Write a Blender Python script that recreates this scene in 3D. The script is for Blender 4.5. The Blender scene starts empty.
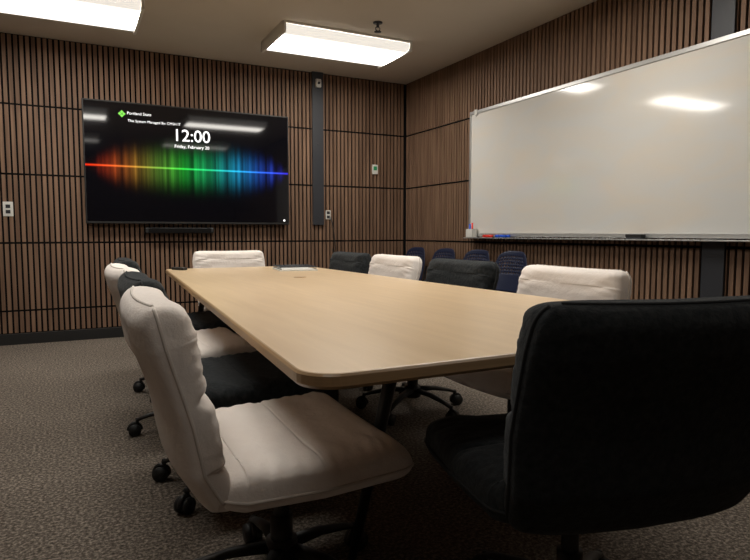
import bpy, bmesh, math, random
from mathutils import Vector, Matrix
random.seed(4)
S=bpy.context.scene
COL=S.collection

# ------------------------------------------------------------ materials
def mat(name, col, rough=.6, metal=0, spec=.5, em=None, ems=0, sheen=0):
    m=bpy.data.materials.new(name); m.use_nodes=True
    b=m.node_tree.nodes['Principled BSDF']
    b.inputs['Base Color'].default_value=(*col,1); b.inputs['Roughness'].default_value=rough
    b.inputs['Metallic'].default_value=metal; b.inputs['Specular IOR Level'].default_value=spec
    if sheen: b.inputs['Sheen Weight'].default_value=sheen
    if em: b.inputs['Emission Color'].default_value=(*em,1); b.inputs['Emission Strength'].default_value=ems
    return m
def noise_mat(name, c1, c2, scale=(1,1,1), nscale=5, detail=4, rough=.6, bump=0, bdist=.01, lo=.3, hi=.7, spec=.5, sheen=0, roughvar=None, bscale=None):
    m=mat(name,c1,rough,spec=spec,sheen=sheen); nt=m.node_tree; N=nt.nodes; L=nt.links
    b=N['Principled BSDF']
    tc=N.new('ShaderNodeTexCoord'); mp=N.new('ShaderNodeMapping'); mp.inputs['Scale'].default_value=scale
    L.new(tc.outputs['Object'],mp.inputs['Vector'])
    n=N.new('ShaderNodeTexNoise'); n.inputs['Scale'].default_value=nscale; n.inputs['Detail'].default_value=detail
    L.new(mp.outputs[0],n.inputs['Vector'])
    r=N.new('ShaderNodeValToRGB'); r.color_ramp.elements[0].position=lo; r.color_ramp.elements[1].position=hi
    r.color_ramp.elements[0].color=(*c1,1); r.color_ramp.elements[1].color=(*c2,1)
    L.new(n.outputs['Fac'],r.inputs[0]); L.new(r.outputs[0],b.inputs['Base Color'])
    if bump:
        src=n
        if bscale:
            src=N.new('ShaderNodeTexNoise'); src.inputs['Scale'].default_value=bscale; src.inputs['Detail'].default_value=5; src.inputs['Roughness'].default_value=.65
            L.new(tc.outputs['Object'],src.inputs['Vector'])
        bp=N.new('ShaderNodeBump'); bp.inputs['Strength'].default_value=bump; bp.inputs['Distance'].default_value=bdist
        L.new(src.outputs['Fac'],bp.inputs['Height']); L.new(bp.outputs[0],b.inputs['Normal'])
    if roughvar:
        mr=N.new('ShaderNodeMapRange'); mr.inputs['To Min'].default_value=roughvar[0]; mr.inputs['To Max'].default_value=roughvar[1]
        L.new(n.outputs['Fac'],mr.inputs['Value']); L.new(mr.outputs[0],b.inputs['Roughness'])
    return m

M_slat=noise_mat('walnut_slat',(.128,.074,.047),(.255,.155,.100),scale=(22,22,1.2),nscale=1,detail=5,rough=.6,spec=.25)
M_back=mat('dark_acoustic_felt',(.008,.0075,.0075),.95,spec=.1)
M_ceil=noise_mat('painted_ceiling',(.60,.55,.48),(.65,.60,.53),nscale=1.2,rough=.9,bump=.15,bdist=.002,bscale=120,spec=.1)
M_black=mat('black_vinyl',(.012,.012,.012),.5)
M_post=mat('charcoal_metal',(.022,.024,.030),.5)
M_white_fab=noise_mat('cream_upholstery',(.87,.80,.75),(.92,.86,.81),nscale=9,rough=.95,bump=.5,bdist=.008,bscale=26,spec=.1,sheen=.1)
M_dark_fab=noise_mat('charcoal_upholstery',(.016,.019,.021),(.034,.038,.041),nscale=60,rough=1.0,bump=.6,bdist=.006,bscale=60,spec=.08,sheen=.10)
M_seamw=mat('cream_piping',(.74,.68,.63),.8)
M_seamd=mat('charcoal_piping',(.035,.037,.039),.9,spec=.1)
M_metal=mat('dark_metal_base',(.030,.029,.029),.45,metal=.4)
M_alu=mat('aluminium_trim',(.55,.55,.54),.4,metal=.8)
M_rubber=mat('caster_rubber',(.012,.012,.012),.6)
M_plasw=mat('white_plastic',(.65,.64,.60),.5)
M_navy=mat('navy_plastic',(.010,.016,.045),.45)
M_red=mat('red_plastic',(.75,.03,.02),.4)
M_blue=mat('blue_plastic',(.01,.09,.65),.4)
M_green=mat('green_plastic',(.03,.3,.12),.4)
M_fix=mat('fixture_enamel',(.72,.70,.66),.5)
M_table=noise_mat('maple_laminate',(.67,.49,.30),(.755,.57,.365),scale=(14,1.0,1),nscale=2.2,detail=6,rough=.34,spec=.45,roughvar=(.27,.36))
M_edge=noise_mat('maple_edge_band',(.42,.27,.14),(.50,.33,.18),scale=(2,2,60),nscale=2,rough=.3)
M_paper=mat('paper',(.7,.69,.65),.8)

def carpet():
    m=mat('speckled_carpet',(.1,.09,.08),.95,spec=.1); nt=m.node_tree;N=nt.nodes;L=nt.links;b=N['Principled BSDF']
    tc=N.new('ShaderNodeTexCoord')
    v=N.new('ShaderNodeTexNoise'); v.inputs['Scale'].default_value=80; v.inputs['Detail'].default_value=3; v.inputs['Roughness'].default_value=.7
    L.new(tc.outputs['Object'],v.inputs['Vector'])
    r=N.new('ShaderNodeValToRGB'); e=r.color_ramp.elements
    e[0].position=.35; e[0].color=(.060,.050,.041,1); e[1].position=.66; e[1].color=(.40,.34,.285,1)
    x=e.new(.5); x.color=(.155,.130,.107,1)
    L.new(v.outputs['Fac'],r.inputs[0])
    n2=N.new('ShaderNodeTexNoise'); n2.inputs['Scale'].default_value=1.3; L.new(tc.outputs['Object'],n2.inputs['Vector'])
    mx=N.new('ShaderNodeMix'); mx.data_type='RGBA'; mx.blend_type='MULTIPLY'; mx.inputs[0].default_value=.25
    L.new(r.outputs[0],mx.inputs[6]); L.new(n2.outputs['Fac'],mx.inputs[7]); L.new(mx.outputs[2],b.inputs['Base Color'])
    bp=N.new('ShaderNodeBump'); bp.inputs['Strength'].default_value=.6; bp.inputs['Distance'].default_value=.005
    L.new(v.outputs['Fac'],bp.inputs['Height']); L.new(bp.outputs[0],b.inputs['Normal'])
    return m
M_carpet=carpet()
def board():
    m=mat('whiteboard_enamel',(.7,.7,.68),.22,spec=.7); nt=m.node_tree;N=nt.nodes;L=nt.links;b=N['Principled BSDF']
    tc=N.new('ShaderNodeTexCoord'); mp=N.new('ShaderNodeMapping'); mp.inputs['Rotation'].default_value=(.6,0,0); mp.inputs['Scale'].default_value=(1,1.0,2.6)
    L.new(tc.outputs['Object'],mp.inputs['Vector'])
    n=N.new('ShaderNodeTexNoise'); n.inputs['Scale'].default_value=1.6; n.inputs['Detail'].default_value=5; n.inputs['Distortion'].default_value=.8
    L.new(mp.outputs[0],n.inputs['Vector'])
    r=N.new('ShaderNodeValToRGB'); e=r.color_ramp.elements; e[0].position=.38; e[0].color=(.66,.66,.64,1); e[1].position=.68; e[1].color=(.70,.655,.585,1)
    L.new(n.outputs['Fac'],r.inputs[0]); L.new(r.outputs[0],b.inputs['Base Color'])
    mr=N.new('ShaderNodeMapRange'); mr.inputs['To Min'].default_value=.04; mr.inputs['To Max'].default_value=.12
    L.new(n.outputs['Fac'],mr.inputs['Value']); L.new(mr.outputs[0],b.inputs['Roughness'])
    return m
M_board=board()
def lens_mat(name,k):
    # prismatic lens: tubes glow as a bright band behind the diffuser
    m=mat(name,(.9,.9,.88),.4,em=(1,.95,.87),ems=1); nt=m.node_tree;N=nt.nodes;L=nt.links;b=N['Principled BSDF']
    tc=N.new('ShaderNodeTexCoord'); sp=N.new('ShaderNodeSeparateXYZ'); L.new(tc.outputs['Object'],sp.inputs[0])
    a=N.new('ShaderNodeMath'); a.operation='ABSOLUTE'; L.new(sp.outputs[1],a.inputs[0])
    r=N.new('ShaderNodeMapRange'); r.interpolation_type='SMOOTHSTEP'
    r.inputs['From Min'].default_value=.08; r.inputs['From Max'].default_value=.27; r.inputs['To Min'].default_value=25*k; r.inputs['To Max'].default_value=.75*k
    L.new(a.outputs[0],r.inputs['Value']); L.new(r.outputs[0],b.inputs['Emission Strength'])
    return m
M_lens=lens_mat('fluorescent_lens',.95)
M_lensm=lens_mat('fluorescent_lens_mid',.92)
M_lensf=lens_mat('fluorescent_lens_front',.16)

# ------------------------------------------------------------ mesh helpers
class MB:
    def __init__(s): s.v=[];s.f=[];s.m=[];s.sm=[]
    def add(s,vs,fs,mi=0,smooth=False):
        o=len(s.v); s.v+= [tuple(p) for p in vs]
        for f in fs: s.f.append([i+o for i in f]); s.m.append(mi); s.sm.append(smooth)
    def box(s,a,b,mi=0):
        x0,y0,z0=a;x1,y1,z1=b
        s.add([(x0,y0,z0),(x1,y0,z0),(x1,y1,z0),(x0,y1,z0),(x0,y0,z1),(x1,y0,z1),(x1,y1,z1),(x0,y1,z1)],
              [(0,3,2,1),(4,5,6,7),(0,1,5,4),(1,2,6,5),(2,3,7,6),(3,0,4,7)],mi)
    def tube(s,pts,r,n=10,mi=0,caps=True,flat=None):
        pts=[Vector(p) for p in pts]; rs=r if isinstance(r,(list,tuple)) else [r]*len(pts)
        vs=[];fs=[]; up0=None
        for i,p in enumerate(pts):
            t=(pts[min(i+1,len(pts)-1)]-pts[max(i-1,0)]).normalized()
            if up0 is None:
                up0=Vector((0,0,1)) if abs(t.z)<.9 else Vector((1,0,0))
            a=t.cross(up0).normalized(); c=a.cross(t).normalized(); up0=c
            for k in range(n):
                an=2*math.pi*k/n
                vs.append(p+a*math.cos(an)*rs[i]+c*math.sin(an)*rs[i]*(flat or 1))
        for i in range(len(pts)-1):
            for k in range(n):
                fs.append((i*n+k,i*n+(k+1)%n,(i+1)*n+(k+1)%n,(i+1)*n+k))
        if caps:
            fs.append(tuple(range(n))[::-1]); fs.append(tuple((len(pts)-1)*n+k for k in range(n)))
        s.add(vs,fs,mi,True)
    def cyl(s,a,b,r,n=20,mi=0,r2=None):
        s.tube([a,b],[r,r if r2 is None else r2],n,mi)
    def obj(s,name,mats,parent=None,bevel=0,subs=0,loc=None,auto=True):
        me=bpy.data.meshes.new(name); me.from_pydata(s.v,[],s.f)
        for m in mats: me.materials.append(m)
        for p,mi,sm in zip(me.polygons,s.m,s.sm): p.material_index=mi; p.use_smooth=sm
        bm=bmesh.new(); bm.from_mesh(me); bmesh.ops.recalc_face_normals(bm,faces=bm.faces); bm.to_mesh(me); bm.free()
        me.update()
        o=bpy.data.objects.new(name,me); COL.objects.link(o)
        if parent: o.parent=parent
        if loc: o.location=loc
        if bevel:
            b=o.modifiers.new('bevel','BEVEL'); b.width=bevel; b.segments=3; b.limit_method='ANGLE'; b.angle_limit=math.radians(50)
        if subs:
            b=o.modifiers.new('sub','SUBSURF'); b.levels=subs; b.render_levels=subs
        return o
def empty(name,loc=(0,0,0),rz=0):
    e=bpy.data.objects.new(name,None); COL.objects.link(e); e.location=loc; e.rotation_euler=(0,0,rz); e.empty_display_size=.1
    return e
def child(name,me,parent,rz=0):
    o=bpy.data.objects.new(name,me); COL.objects.link(o); o.parent=parent; o.rotation_euler=(0,0,rz); return o

# ------------------------------------------------------------ room
X0,X1=-2.6,3.65; Y0,Y1=-2.2,6.35; H=2.785
seams=[.10,.31,.93,1.55,2.17,H]
PITCH=.046; SW=.029; SD=.016
def slat_wall(name, axis, a0, a1, face, inward):
    mb=MB()
    th=.10
    if axis=='x':
        mb.box((a0,min(face,face-inward*th),0),(a1,max(face,face-inward*th),H),0)
    else:
        mb.box((min(face,face-inward*th),a0,0),(max(face,face-inward*th),a1,H),0)
    n=int((a1-a0)/PITCH)
    for i in range(n):
        c=a0+.012+PITCH*(i+.4)
        if c+SW>a1: continue
        for k in range(len(seams)-1):
            z0=seams[k]+.009; z1=seams[k+1]-.009
            p0=min(face,face+inward*SD);p1=max(face,face+inward*SD)
            if axis=='x': mb.box((c-SW/2,p0,z0),(c+SW/2,p1,z1),1)
            else: mb.box((p0,c-SW/2,z0),(p1,c+SW/2,z1),1)
    return mb.obj(name,[M_back,M_slat])
slat_wall('wall_back','x',X0,X1,Y1,-1)
slat_wall('wall_right','y',Y0,Y1,X1,-1)
slat_wall('wall_left','y',Y0,Y1,X0,1)
slat_wall('wall_front','x',X0,X1,Y0,1)
mb=MB(); mb.box((X0-.1,Y0-.1,-.1),(X1+.1,Y1+.1,0)); mb.obj('floor',[M_carpet])
mb=MB(); mb.box((X0-.1,Y0-.1,H),(X1+.1,Y1+.1,H+.1)); mb.obj('ceiling',[M_ceil])
mb=MB(); mb.box((X0+.02,Y1-.022,0),(X1-.022,Y1,.10)); mb.obj('baseboard_back',[M_black],bevel=.003)
mb=MB(); mb.box((X1-.022,Y0,0),(X1,Y1-.022,.10)); mb.obj('baseboard_right',[M_black],bevel=.003)
mb=MB(); mb.box((X0,Y0,0),(X0+.022,Y1-.022,.10)); mb.obj('baseboard_left',[M_black],bevel=.003)

mb=MB(); mb.box((2.44,Y1-.045,1.11),(2.57,Y1-.016,H)); 
for z in (1.2,2.0): mb.cyl((2.505,Y1-.047,z),(2.505,Y1-.043,z),.008)
mb.obj('trim_1',[M_post],bevel=.004)
mb=MB(); mb.box((X1-.035,2.33,.10),(X1-.014,2.48,H)); mb.obj('trim_2',[M_post],bevel=.003)

e=empty('wall_sensor',(2.505,Y1-.06,2.66))
mb=MB(); mb.box((-.03,-.02,-.045),(.03,.014,.045)); mb.obj('housing',[M_plasw],e,bevel=.008)
mb=MB(); mb.cyl((0,-.028,0),(0,-.018,0),.014); mb.obj('lens',[M_black],e)

# ------------------------------------------------------------ ceiling lights (surface-mounted wraparound)
def fixture(x,y,lens):
    e=empty('ceiling_light',(x,y,H))
    hx,hy=.62,.33
    mb=MB()
    mb.box((-hx,-hy,-.022),(hx,hy,0))
    for s in (-1,1):
        a=s*hx; b=s*(hx-.025)
        mb.box((min(a,b),-hy,-.097),(max(a,b),hy,-.022))
    mb.obj('frame',[M_fix],e,bevel=.004)
    mb=MB(); n=28; a=hx-.026;b=hy-.006
    vs=[];fs=[]
    for j in range(n+1):
        t=math.pi*j/n
        cy=math.copysign(abs(math.cos(t))**.45,math.cos(t)); cz=abs(math.sin(t))**.45
        z=-.023-.072*cz
        vs+=[(-a,cy*b,z),(a,cy*b,z)]
    for j in range(n): fs.append((2*j,2*j+1,2*j+3,2*j+2))
    mb.add(vs,fs,0,True)
    mb.obj('diffuser',[lens],e)
for y,l in ((5.24,M_lens),(2.75,M_lensm),(.3,M_lensf)):
    for x in (-.05,2.27): fixture(x,y,l)

e=empty('fire_sprinkler',(2.38,4.62,H))
mb=MB(); mb.cyl((0,0,-.008),(0,0,0),.04,24); mb.cyl((0,0,-.04),(0,0,0),.012)
mb.tube([(-.0,0,-.035),(-.02,0,-.045),(-.02,0,-.06),(0,0,-.075)],.004); mb.tube([(0,0,-.035),(.02,0,-.045),(.02,0,-.06),(0,0,-.075)],.004)
mb.cyl((0,0,-.08),(0,0,-.075),.03,16); mb.obj('head',[M_post],e)

# ------------------------------------------------------------ TV
TX=1.145
tv=empty('television',(TX,Y1-.09,1.685))
TW,TH=.995,.575
mb=MB(); mb.box((-TW,-.02,-TH),(TW,.035,TH)); mb.box((-.5,.035,-.35),(.5,.065,.35)); mb.obj('housing',[M_black],tv,bevel=.006)
def screen_mat():
    m=bpy.data.materials.new('spectrum_display'); m.use_nodes=True; nt=m.node_tree;N=nt.nodes;L=nt.links
    b=N['Principled BSDF']; b.inputs['Base Color'].default_value=(.004,.004,.006,1); b.inputs['Roughness'].default_value=.05; b.inputs['Specular IOR Level'].default_value=.5
    tc=N.new('ShaderNodeTexCoord'); sp=N.new('ShaderNodeSeparateXYZ'); L.new(tc.outputs['Object'],sp.inputs[0])
    def mth(op,a,b_=None,c=None):
        n=N.new('ShaderNodeMath'); n.operation=op
        for i,q in enumerate((a,b_,c)):
            if q is None: continue
            if isinstance(q,(int,float)): n.inputs[i].default_value=q
            else: L.new(q,n.inputs[i])
        return n.outputs[0]
    u=mth('MULTIPLY_ADD',sp.outputs[0],.5/TW,.5)
    z=mth('ABSOLUTE',mth('ADD',sp.outputs[2],.03))
    ramp=N.new('ShaderNodeValToRGB'); e=ramp.color_ramp.elements
    e[0].position=0; e[0].color=(1,.02,.0,1); e[1].position=1; e[1].color=(.05,.02,.9,1)
    for p,c in ((.10,(1,.10,.02)),(.2,(.65,.22,.03)),(.32,(.22,.45,.05)),(.45,(.03,.75,.06)),(.58,(.02,.65,.22)),(.70,(.02,.5,.8)),(.84,(.03,.16,1))):
        q=e.new(p); q.color=(*c,1)
    L.new(u,ramp.inputs[0])
    n=N.new('ShaderNodeTexNoise'); n.noise_dimensions='1D'; n.inputs['Scale'].default_value=1.0; n.inputs['Detail'].default_value=2
    L.new(mth('MULTIPLY',sp.outputs[0],17),n.inputs['W'])
    nb=mth('POWER',mth('MULTIPLY',n.outputs['Fac'],1.6),2.2)
    env=mth('SUBTRACT',1,mth('POWER',mth('ABSOLUTE',mth('MULTIPLY_ADD',u,2.1,-1.06)),4))
    env=mth('MAXIMUM',env,.02)
    hgt=mth('MULTIPLY_ADD',env,.10,.05)
    g=mth('MULTIPLY',mth('MULTIPLY',mth('EXPONENT',mth('MULTIPLY',mth('POWER',mth('DIVIDE',z,hgt),2.4),-1)),nb),mth('MULTIPLY',env,.45))
    line=mth('MULTIPLY',mth('EXPONENT',mth('MULTIPLY',mth('POWER',mth('DIVIDE',z,.008),2),-1)),1.1)
    tot=mth('ADD',g,line)
    L.new(ramp.outputs[0],b.inputs['Emission Color']); L.new(tot,b.inputs['Emission Strength'])
    return m
mb=MB(); a,b=TW-.012,TH-.014; mb.add([(-a,-.0215,-b+.008),(a,-.0215,-b+.008),(a,-.0215,b),(-a,-.0215,b)],[(0,1,2,3)])
mb.obj('screen',[screen_mat()],tv)
M_txt=mat('screen_text',(.8,.8,.8),.5,em=(.95,.97,1),ems=.9)
M_logo=mat('screen_logo_green',(.1,.5,.05),.5,em=(.25,.7,.08),ems=.6)
def text(s,x,z,size,align='CENTER',bold=0):
    cu=bpy.data.curves.new('caption','FONT'); cu.body=s; cu.size=size; cu.align_x=align; cu.align_y='CENTER'; cu.offset=bold
    cu.materials.append(M_txt)
    o=bpy.data.objects.new('caption',cu); COL.objects.link(o); o.parent=tv; o.location=(x-TX,-.0235,z-1.685); o.rotation_euler=(math.pi/2,0,0)
text('12:00',1.13,1.975,.165,bold=.001)
text('Friday, February 20',1.13,1.872,.043,bold=.0003)
text('This System Managed By: CMSH IT',.54,2.085,.034,'LEFT',bold=0)
text('Portland State',.535,2.155,.038,'LEFT',bold=0)
mb=MB()
for dx,dz in ((0,.018),(0,-.018),(.018,0),(-.018,0)):
    r=.016; mb.add([(dx-r,0,dz),(dx,0,dz-r),(dx+r,0,dz),(dx,0,dz+r)],[(0,1,2,3)])
mb.obj('logo',[M_logo],tv,loc=(.49-TX,-.0235,2.145-1.685))
mb=MB(); mb.add([(0.012*math.cos(i*.5236),0,.012*math.sin(i*.5236)) for i in range(12)],[tuple(range(12))]); mb.obj('badge',[M_txt],tv,loc=(TW-.06,-.0235,-TH+.045))
e=empty('soundbar',(1.0,Y1-.08,1.045))
mb=MB(); mb.box((-.33,-.035,-.028),(.33,.06,.028)); mb.obj('body',[M_black],e,bevel=.012)
mb=MB(); mb.box((-.30,-.037,-.02),(.30,-.034,.02)); mb.obj('grille',[M_back],e)

def plate(name,x,z,w=.038,h=.06,col=M_plasw):
    e=empty(name,(x,Y1-.018,z))
    mb=MB(); mb.box((-w,-.006,-h),(w,.002,h)); mb.obj('plate',[col],e,bevel=.003)
    mb=MB()
    for zz in (.024,-.024):
        mb.box((-.018,-.009,zz-.016),(.018,-.005,zz+.016),0)
        mb.box((-.009,-.0095,zz-.009),(-.004,-.0088,zz+.009),1); mb.box((.004,-.0095,zz-.009),(.009,-.0088,zz+.009),1)
    mb.obj('sockets',[M_post,M_black],e)
plate('wall_outlet',-.475,1.235,.04,.065)
plate('wall_outlet',2.63,1.225,.030,.05,col=M_plasw)
e=empty('thermostat',(3.22,Y1-.018,1.76))
mb=MB(); mb.box((-.035,-.02,-.055),(.035,.002,.055)); mb.obj('housing',[M_plasw],e,bevel=.005)
mb=MB(); mb.box((-.022,-.022,-.01),(.022,-.019,.035)); mb.obj('display',[M_green],e)
e=empty('hanging_cable',(2.66,Y1-.03,1.2))
mb=MB(); mb.tube([(0,0,0),(.01,-.02,-.08),(.03,-.02,-.2),(.045,-.02,-.36),(.03,-.02,-.44),(.015,0,-.36)],.005); mb.obj('cord',[M_black],e)

# ------------------------------------------------------------ whiteboard
hh=.592; WZ=2.19-hh
wb=empty('whiteboard',(X1-.052,3.12,WZ))
L2=1.83
mb=MB(); mb.box((-.008,-L2,-hh),(.008,L2,hh)); mb.obj('surface',[M_board],wb)
mb=MB()
mb.box((-.016,-L2-.015,hh-.012),(.014,L2+.015,hh+.02)); mb.box((-.016,-L2-.015,-hh-.02),(.014,L2+.015,-hh+.012))
mb.box((-.016,L2-.01,-hh+.012),(.014,L2+.015,hh-.012)); mb.box((-.016,-L2-.015,-hh+.012),(.014,-L2+.01,hh-.012))
mb.obj('frame',[M_alu],wb,bevel=.003)
mb=MB()
mb.box((-.02,1.72,hh-.03),(-.015,1.76,hh+.03))
mb.obj('clip',[M_plasw],wb)
TZ=WZ-hh-.028
tr=empty('marker_tray',(X1-.052,3.12,TZ))
mb=MB(); mb.box((-.09,-L2,-.01),(.014,L2,0)); mb.obj('shelf',[M_alu],tr,bevel=.002)
def marker(y,m,rz=0,dx=0):
    e=empty('dry_erase_marker',(X1-.118+dx,y,TZ+.0135),rz)
    mb=MB(); mb.cyl((0,-.055,0),(0,.04,0),.012,14); mb.obj('barrel',[m],e)
    mb=MB(); mb.cyl((0,.04,0),(0,.08,0),.013,14); mb.obj('cap',[m],e)
marker(4.57,M_red); marker(4.38,M_blue,.03); marker(4.36,M_blue,-.03,.03)
e=empty('whiteboard_eraser',(X1-.108,2.93,TZ+.001)); mb=MB(); mb.box((-.022,-.065,0),(.022,.065,.012),1); mb.box((-.024,-.067,.012),(.024,.067,.032),0); mb.obj('body',[M_black,M_post],e,bevel=.003)
e=empty('marker_holder',(X1-.108,4.86,TZ+.001))
mb=MB(); mb.box((-.03,-.05,0),(-.026,.05,.08)); mb.box((.026,-.05,0),(.03,.05,.10)); mb.box((-.026,-.05,0),(.026,-.046,.08)); mb.box((-.026,.046,0),(.026,.05,.08)); mb.box((-.026,-.046,0),(.026,.046,.004)); mb.obj('cup',[M_plasw],e,bevel=.002)
mb=MB(); mb.cyl((0,-.02,.005),(-.01,-.03,.14),.009,12,0); mb.cyl((0,.02,.005),(.005,.03,.13),.009,12,1); mb.obj('pens',[M_red,M_blue],e)

# ------------------------------------------------------------ table
def rounded_poly(pts,r,n=8):
    out=[]; N=len(pts)
    for i in range(N):
        p=Vector(pts[i]); a=(Vector(pts[i-1])-p).normalized(); b=(Vector(pts[(i+1)%N])-p).normalized()
        ang=a.angle(b); d=r/math.tan(ang/2); c=p+(a+b).normalized()*(r/math.sin(ang/2))
        p1=p+a*d;p2=p+b*d
        a1=math.atan2(p1.y-c.y,p1.x-c.x);a2=math.atan2(p2.y-c.y,p2.x-c.x)
        da=(a2-a1+math.pi)%(2*math.pi)-math.pi
        for k in range(n+1):
            t=a1+da*k/n; out.append((c.x+r*math.cos(t),c.y+r*math.sin(t)))
    return out
tb=empty('conference_table',(1.2,3.0,0))
TC=[(.40,1.08),(1.88,1.08),(1.80,4.9),(.66,4.9)]
TC=[(x-1.2,y-3.0) for x,y in TC]
out=rounded_poly(TC,.085)
mb=MB(); n=len(out); ZT=.74
prof=[(0,ZT),( .004,ZT-.001),(.008,ZT-.006),(.008,ZT-.026),(.0,ZT-.034)]
def offs(out,d):
    res=[];m=len(out)
    for i in range(m):
        a=Vector(out[i-1]);b=Vector(out[(i+1)%m]); t=(b-a).normalized(); res.append((out[i][0]+t.y*d,out[i][1]-t.x*d))
    return res
rings=[]
for d,z in prof: rings.append([(x,y,z) for x,y in offs(out,d-.008)])
allv=[p for r in rings for p in r]
mb.add(allv,[tuple(range(n))],0)
fs=[]
for k in range(len(prof)-1):
    for i in range(n): fs.append((k*n+i,k*n+(i+1)%n,(k+1)*n+(i+1)%n,(k+1)*n+i))
for f in fs: mb.f.append(list(f)); mb.m.append(1); mb.sm.append(False)
mb.f.append([(len(prof)-1)*n+i for i in range(n)]); mb.m.append(1); mb.sm.append(False)
mb.obj('top',[M_table,M_edge],tb)
mb=MB()
for sx in (-1,1):
    for y in (1.62,4.5):
        cx=1.14
        xt=cx+sx*.24; xf=cx+sx*.38
        mb.tube([(xf-1.2,y-3+.03,0.0),(xt-1.2,y-3-.02,.70)],[.014,.024],14)
for y in (1.62,4.5):
    mb.box((.75-1.2,y-3-.03,.675),(1.53-1.2,y-3+.03,.706))
mb.box((1.12-1.2,-1.4,.66),(1.16-1.2,1.5,.706))
mb.obj('legs',[M_metal],tb)
mb=MB(); mb.box((-.16,-.15,0),(.04,.15,.70)); mb.obj('cable_column',[M_post],tb,bevel=.01)
mb=MB(); 
mb.cyl((1.30-1.2,3.60-3,ZT-.001),(1.30-1.2,3.60-3,ZT+.002),.04,28); mb.obj('grommet',[M_edge],tb)
e=empty('wire_organizer',(1.53,4.36,ZT+.001),math.radians(-8))
mb=MB()
mb.box((-.14,-.18,0),(.14,.18,.010),1)
for i in range(9):
    y=-.16+i*.04; mb.tube([(-.13,y,.010),(-.13,y,.028),(.13,y,.028),(.13,y,.010)],.003,6,0)
mb.tube([(-.135,-.17,.028),(-.135,.17,.028)],.004,6,0); mb.tube([(.135,-.17,.028),(.135,.17,.028)],.004,6,0)
mb.obj('rack',[M_post,M_paper],e)
e=empty('remote_control',(.74,4.72,ZT+.001),.5)
mb=MB(); mb.box((-.022,-.07,0),(.022,.07,.02)); mb.obj('body',[M_black],e,bevel=.006)

# ------------------------------------------------------------ office chair
def interp(tab,t):
    for i in range(len(tab)-1):
        if t<=tab[i+1][0]:
            a,b=tab[i],tab[i+1]; k=(t-a[0])/(b[0]-a[0]); k=k*k*(3-2*k)*.5+k*.5
            return [a[j]+(b[j]-a[j])*k for j in range(1,len(a))]
    return list(tab[-1][1:])
def pad(mb,tab,creases,steps=72,N=72,e1=.30,e2=.55,wrap=0,mi=0,seam=True,endr=.05,seammi=1,endw=.12):
    pts=[interp(tab,i/steps) for i in range(steps+1)]
    Ls=[0]
    for i in range(steps): Ls.append(Ls[-1]+math.hypot(pts[i+1][0]-pts[i][0],pts[i+1][1]-pts[i][1]))
    LT=Ls[-1]; sm=[]
    vs=[]
    for i in range(steps+1):
        y,z,w,tf,tbk=pts[i]
        a=pts[max(i-1,0)];b=pts[min(i+1,steps)]
        ty,tz=b[0]-a[0],b[1]-a[1]; l=math.hypot(ty,tz); ty/=l;tz/=l
        ny,nz=tz,-ty
        d=min(Ls[i],LT-Ls[i])
        k=1 if d>=endr else math.sqrt(max(0,1-(1-d/endr)**2))
        kw=1-endw*(1-k)
        t=i/steps
        cr=1
        for c,wd,dep in creases: cr*=1-dep*math.exp(-((t-c)/wd)**2)
        for j in range(N):
            an=2*math.pi*j/N; ca,sa=math.cos(an),math.sin(an)
            x=w*kw*math.copysign(abs(ca)**e1,ca)
            if sa>=0:
                th=tf*max(k,.04)*abs(sa)**e2*cr
                th*=1+.05*math.sin(x*23+t*9)*math.sin(t*31+x*7)+.03*math.sin(t*95+3*math.sin(x*14))*(abs(x)/w)**3
            else: th=-tbk*max(k,.04)*abs(sa)**e2
            th+=wrap*(x/w)**2
            vs.append((x,y+ny*th,z+nz*th))
        sm.append((y,z,w*kw,ny,nz))
    fs=[]
    for i in range(steps):
        for j in range(N): fs.append((i*N+j,i*N+(j+1)%N,(i+1)*N+(j+1)%N,(i+1)*N+j))
    fs.append(tuple(range(N))); fs.append(tuple(steps*N+j for j in range(N)))
    mb.add(vs,fs,mi,True)
    if seam:
        for s in (-1,1):
            mb.tube([(s*(w_+.001),y_+ny_*wrap,z_+nz_*wrap) for (y_,z_,w_,ny_,nz_) in sm[1:-1]],.004,6,seammi)
        q=sm[-1]
        mb.tube([(q[2]*.97*math.sin(a),q[0]+q[3]*wrap*math.sin(a)**2,q[1]+q[4]*wrap*math.sin(a)**2) for a in [(-math.pi/2)+math.pi*i/24 for i in range(25)]],.004,6,seammi)
HW=.315
BACK=[(0,-.165,.375,HW*.84,.03,.03),(.10,-.235,.395,HW*.91,.045,.035),(.22,-.280,.48,HW*.97,.068,.04),(.42,-.305,.60,HW,.072,.035),(.55,-.325,.67,HW,.072,.035),(.8,-.355,.77,HW,.085,.04),(1,-.375,.857,HW*.96,.085,.04)]
SEAT=[(0,-.245,.405,HW*.90,.05,.03),(.15,-.17,.395,HW*.97,.070,.035),(.5,.02,.395,HW,.075,.035),(.85,.19,.405,HW,.075,.035),(1,.275,.405,HW*.96,.065,.035)]
def seat_tab():
    return [(1-t,y,z,w,a,b) for t,y,z,w,a,b in SEAT][::-1]
def build_chair(fab,seam,tag):
    mb=MB(); pad(mb,BACK,[(.49,.022,.42),(.20,.03,.2)],wrap=.018,endr=.045); b=mb.obj('backrest_'+tag,[fab,seam])
    mb=MB(); pad(mb,seat_tab(),[(.5,.012,.06)],wrap=.012,endr=.06,e1=.28); s=mb.obj('seat_'+tag,[fab,seam])
    return b.data,s.data,[b,s]
wB,wS,t1=build_chair(M_white_fab,M_seamw,'cream')
dB,dS,t2=build_chair(M_dark_fab,M_seamd,'charcoal')
mb=MB()
mb.box((-.11,-.10,.335),(.11,.12,.37)); mb.cyl((0,0,.12),(0,0,.345),.022,20); mb.cyl((0,0,.10),(0,0,.22),.032,20); mb.cyl((0,0,.085),(0,0,.15),.045,24)
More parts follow.
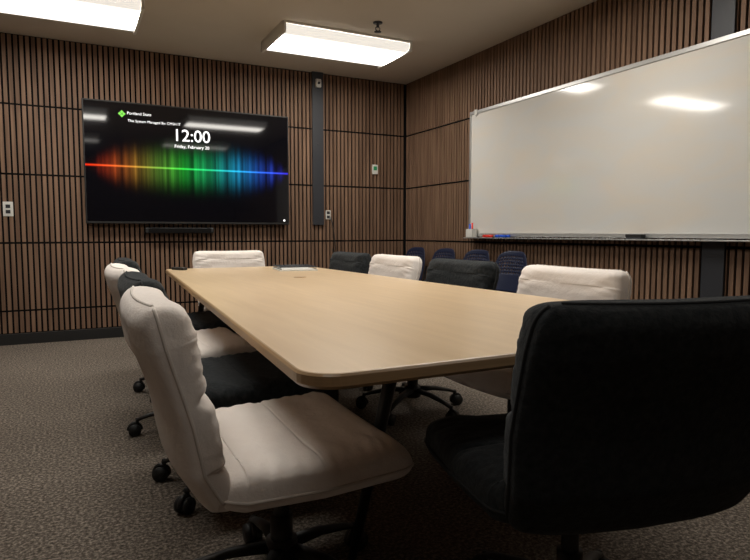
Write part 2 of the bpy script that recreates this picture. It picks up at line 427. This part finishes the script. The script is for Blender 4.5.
mb.cyl((0,0,.34),(0,0,.41),.022,20)
mb.tube([(.10,.05,.35),(.24,.05,.345)],.007,8)
for k in range(5):
    a=2*math.pi*k/5+math.pi/2; c,s=math.cos(a),math.sin(a)
    mb.tube([(c*.03,s*.03,.125),(c*.14,s*.14,.118),(c*.24,s*.24,.095),(c*.29,s*.29,.078)],[.026,.022,.017,.014],10,0,flat=.6)
t3=mb.obj('base_tmp',[M_metal],bevel=0); baseM=t3.data
mb=MB()
for k in range(5):
    a=2*math.pi*k/5+math.pi/2; c,s=math.cos(a),math.sin(a); r=.285
    P=Vector((c*r,s*r,0)); ax=Vector((-s,c,0)); 
    mb.cyl(P+Vector((0,0,.055)),P+Vector((0,0,.09)),.009,10,0)
    Q=P+Vector((c*.012,s*.012,.031))
    mb.cyl(Q+ax*.006,Q+ax*.026,.030,22,1); mb.cyl(Q-ax*.026,Q-ax*.006,.030,22,1); mb.cyl(Q-ax*.006,Q+ax*.006,.018,12,0)
    mb.tube([Q+Vector((c*.030*math.cos(t),s*.030*math.cos(t),.033*math.sin(t))) for t in [i*math.pi/8 for i in range(9)]],.010,8,0)
t4=mb.obj('caster_tmp',[M_metal,M_rubber]); castM=t4.data
for o in t1+t2+[t3,t4]: bpy.data.objects.remove(o)
def chair(x,y,face_deg,dark,base=0,lift=0):
    e=empty('office_chair',(x,y,0),-math.radians(face_deg))
    a=child('backrest',dB if dark else wB,e); b=child('seat',dS if dark else wS,e)
    a.location.z=b.location.z=lift
    child('swivel_base',baseM,e,base); child('casters',castM,e,base)
chair(.515,1.60,91,False,.35,.003)
chair(.565,2.40,90,True,.1)
chair(.56,3.16,88,False,.5)
chair(.64,3.95,91,True,.2)
chair(1.72,2.04,-90,False,.3)
chair(1.73,2.92,-90,True,.6)
chair(1.73,3.73,-90,False,.2)
chair(1.72,4.47,-90,True,.4)
chair(1.27,5.02,180,False,.1)
chair(1.105,1.08,13,True,.4,.034)

# ------------------------------------------------------------ plastic side chairs along right wall
def shell_surface(mb,f,nu,nv,hole=None,mi=0):
    vs=[[f(i/nu,j/nv) for j in range(nv+1)] for i in range(nu+1)]
    base=[p for r in vs for p in r]; fs=[]
    for i in range(nu):
        for j in range(nv):
            if hole and hole(i,j): continue
            fs.append((i*(nv+1)+j,i*(nv+1)+j+1,(i+1)*(nv+1)+j+1,(i+1)*(nv+1)+j))
    mb.add(base,fs,mi,True)
mb=MB()
def fb(u,v):
    s=2*u-1; w=.235*(1-.25*max(0,v-.6)**1.2/.4)
    z=.50+.36*v-.05*(abs(s)**4)*v
    return (s*w,-.20-.07*v+.045*s*s,z)
shell_surface(mb,fb,29,25,lambda i,j: i%2==1 and j%2==1 and 3<i<26 and 10<j<22)
bk=mb.obj('tmpb',[M_navy]); 
mb=MB()
def fs_(u,v):
    s=2*u-1; y=-.20+.42*v; z=.455-.012*(1-s*s)-.03*max(0,v-.8)/.2*1.0+ (.05*(1-v*5)**2 if v<.2 else 0)
    return (s*.23*(1-.1*max(0,v-.85)/.15),y,z)
shell_surface(mb,fs_,20,24); st=mb.obj('tmps',[M_navy])
mb=MB()
for s in (-1,1):
    mb.tube([(s*.22,.20,.0),(s*.20,.16,.43),(s*.19,-.14,.44),(s*.20,-.20,.50),(s*.19,-.245,.66)],.011,10)
    mb.tube([(s*.22,-.25,.0),(s*.20,-.10,.43)],.011,10)
mb.tube([(-.20,.15,.43),(.20,.15,.43)],.009,8); mb.tube([(-.20,-.1,.43),(.20,-.1,.43)],.009,8)
fr=mb.obj('tmpf',[M_metal])
B2,S2,F2=bk.data,st.data,fr.data
for o in (bk,st,fr): bpy.data.objects.remove(o)
def side_chair(x,y,deg):
    e=empty('plastic_side_chair',(x,y,0),-math.radians(deg))
    for nme,me in (('back',B2),('seat',S2)):
        o=child(nme,me,e); m=o.modifiers.new('solid','SOLIDIFY'); m.thickness=.007
    child('frame',F2,e)
for y in (5.82,5.24,4.68,4.17): side_chair(3.26,y,-90)

# ------------------------------------------------------------ world, camera
w=bpy.data.worlds.new('world'); S.world=w; w.use_nodes=True
w.node_tree.nodes['Background'].inputs[0].default_value=(.5,.48,.45,1); w.node_tree.nodes['Background'].inputs[1].default_value=.02
cd=bpy.data.cameras.new('camera'); cd.sensor_width=36; cd.lens=600/750*36; cd.clip_start=.02
cam=bpy.data.objects.new('camera',cd); COL.objects.link(cam); S.camera=cam
yaw=math.radians(27); pitch=math.atan(47/600)
cam.location=(0,0,1.02); cam.rotation_euler=(math.pi/2-pitch,0,-yaw)
S.view_settings.view_transform='Standard'
S.view_settings.exposure=0
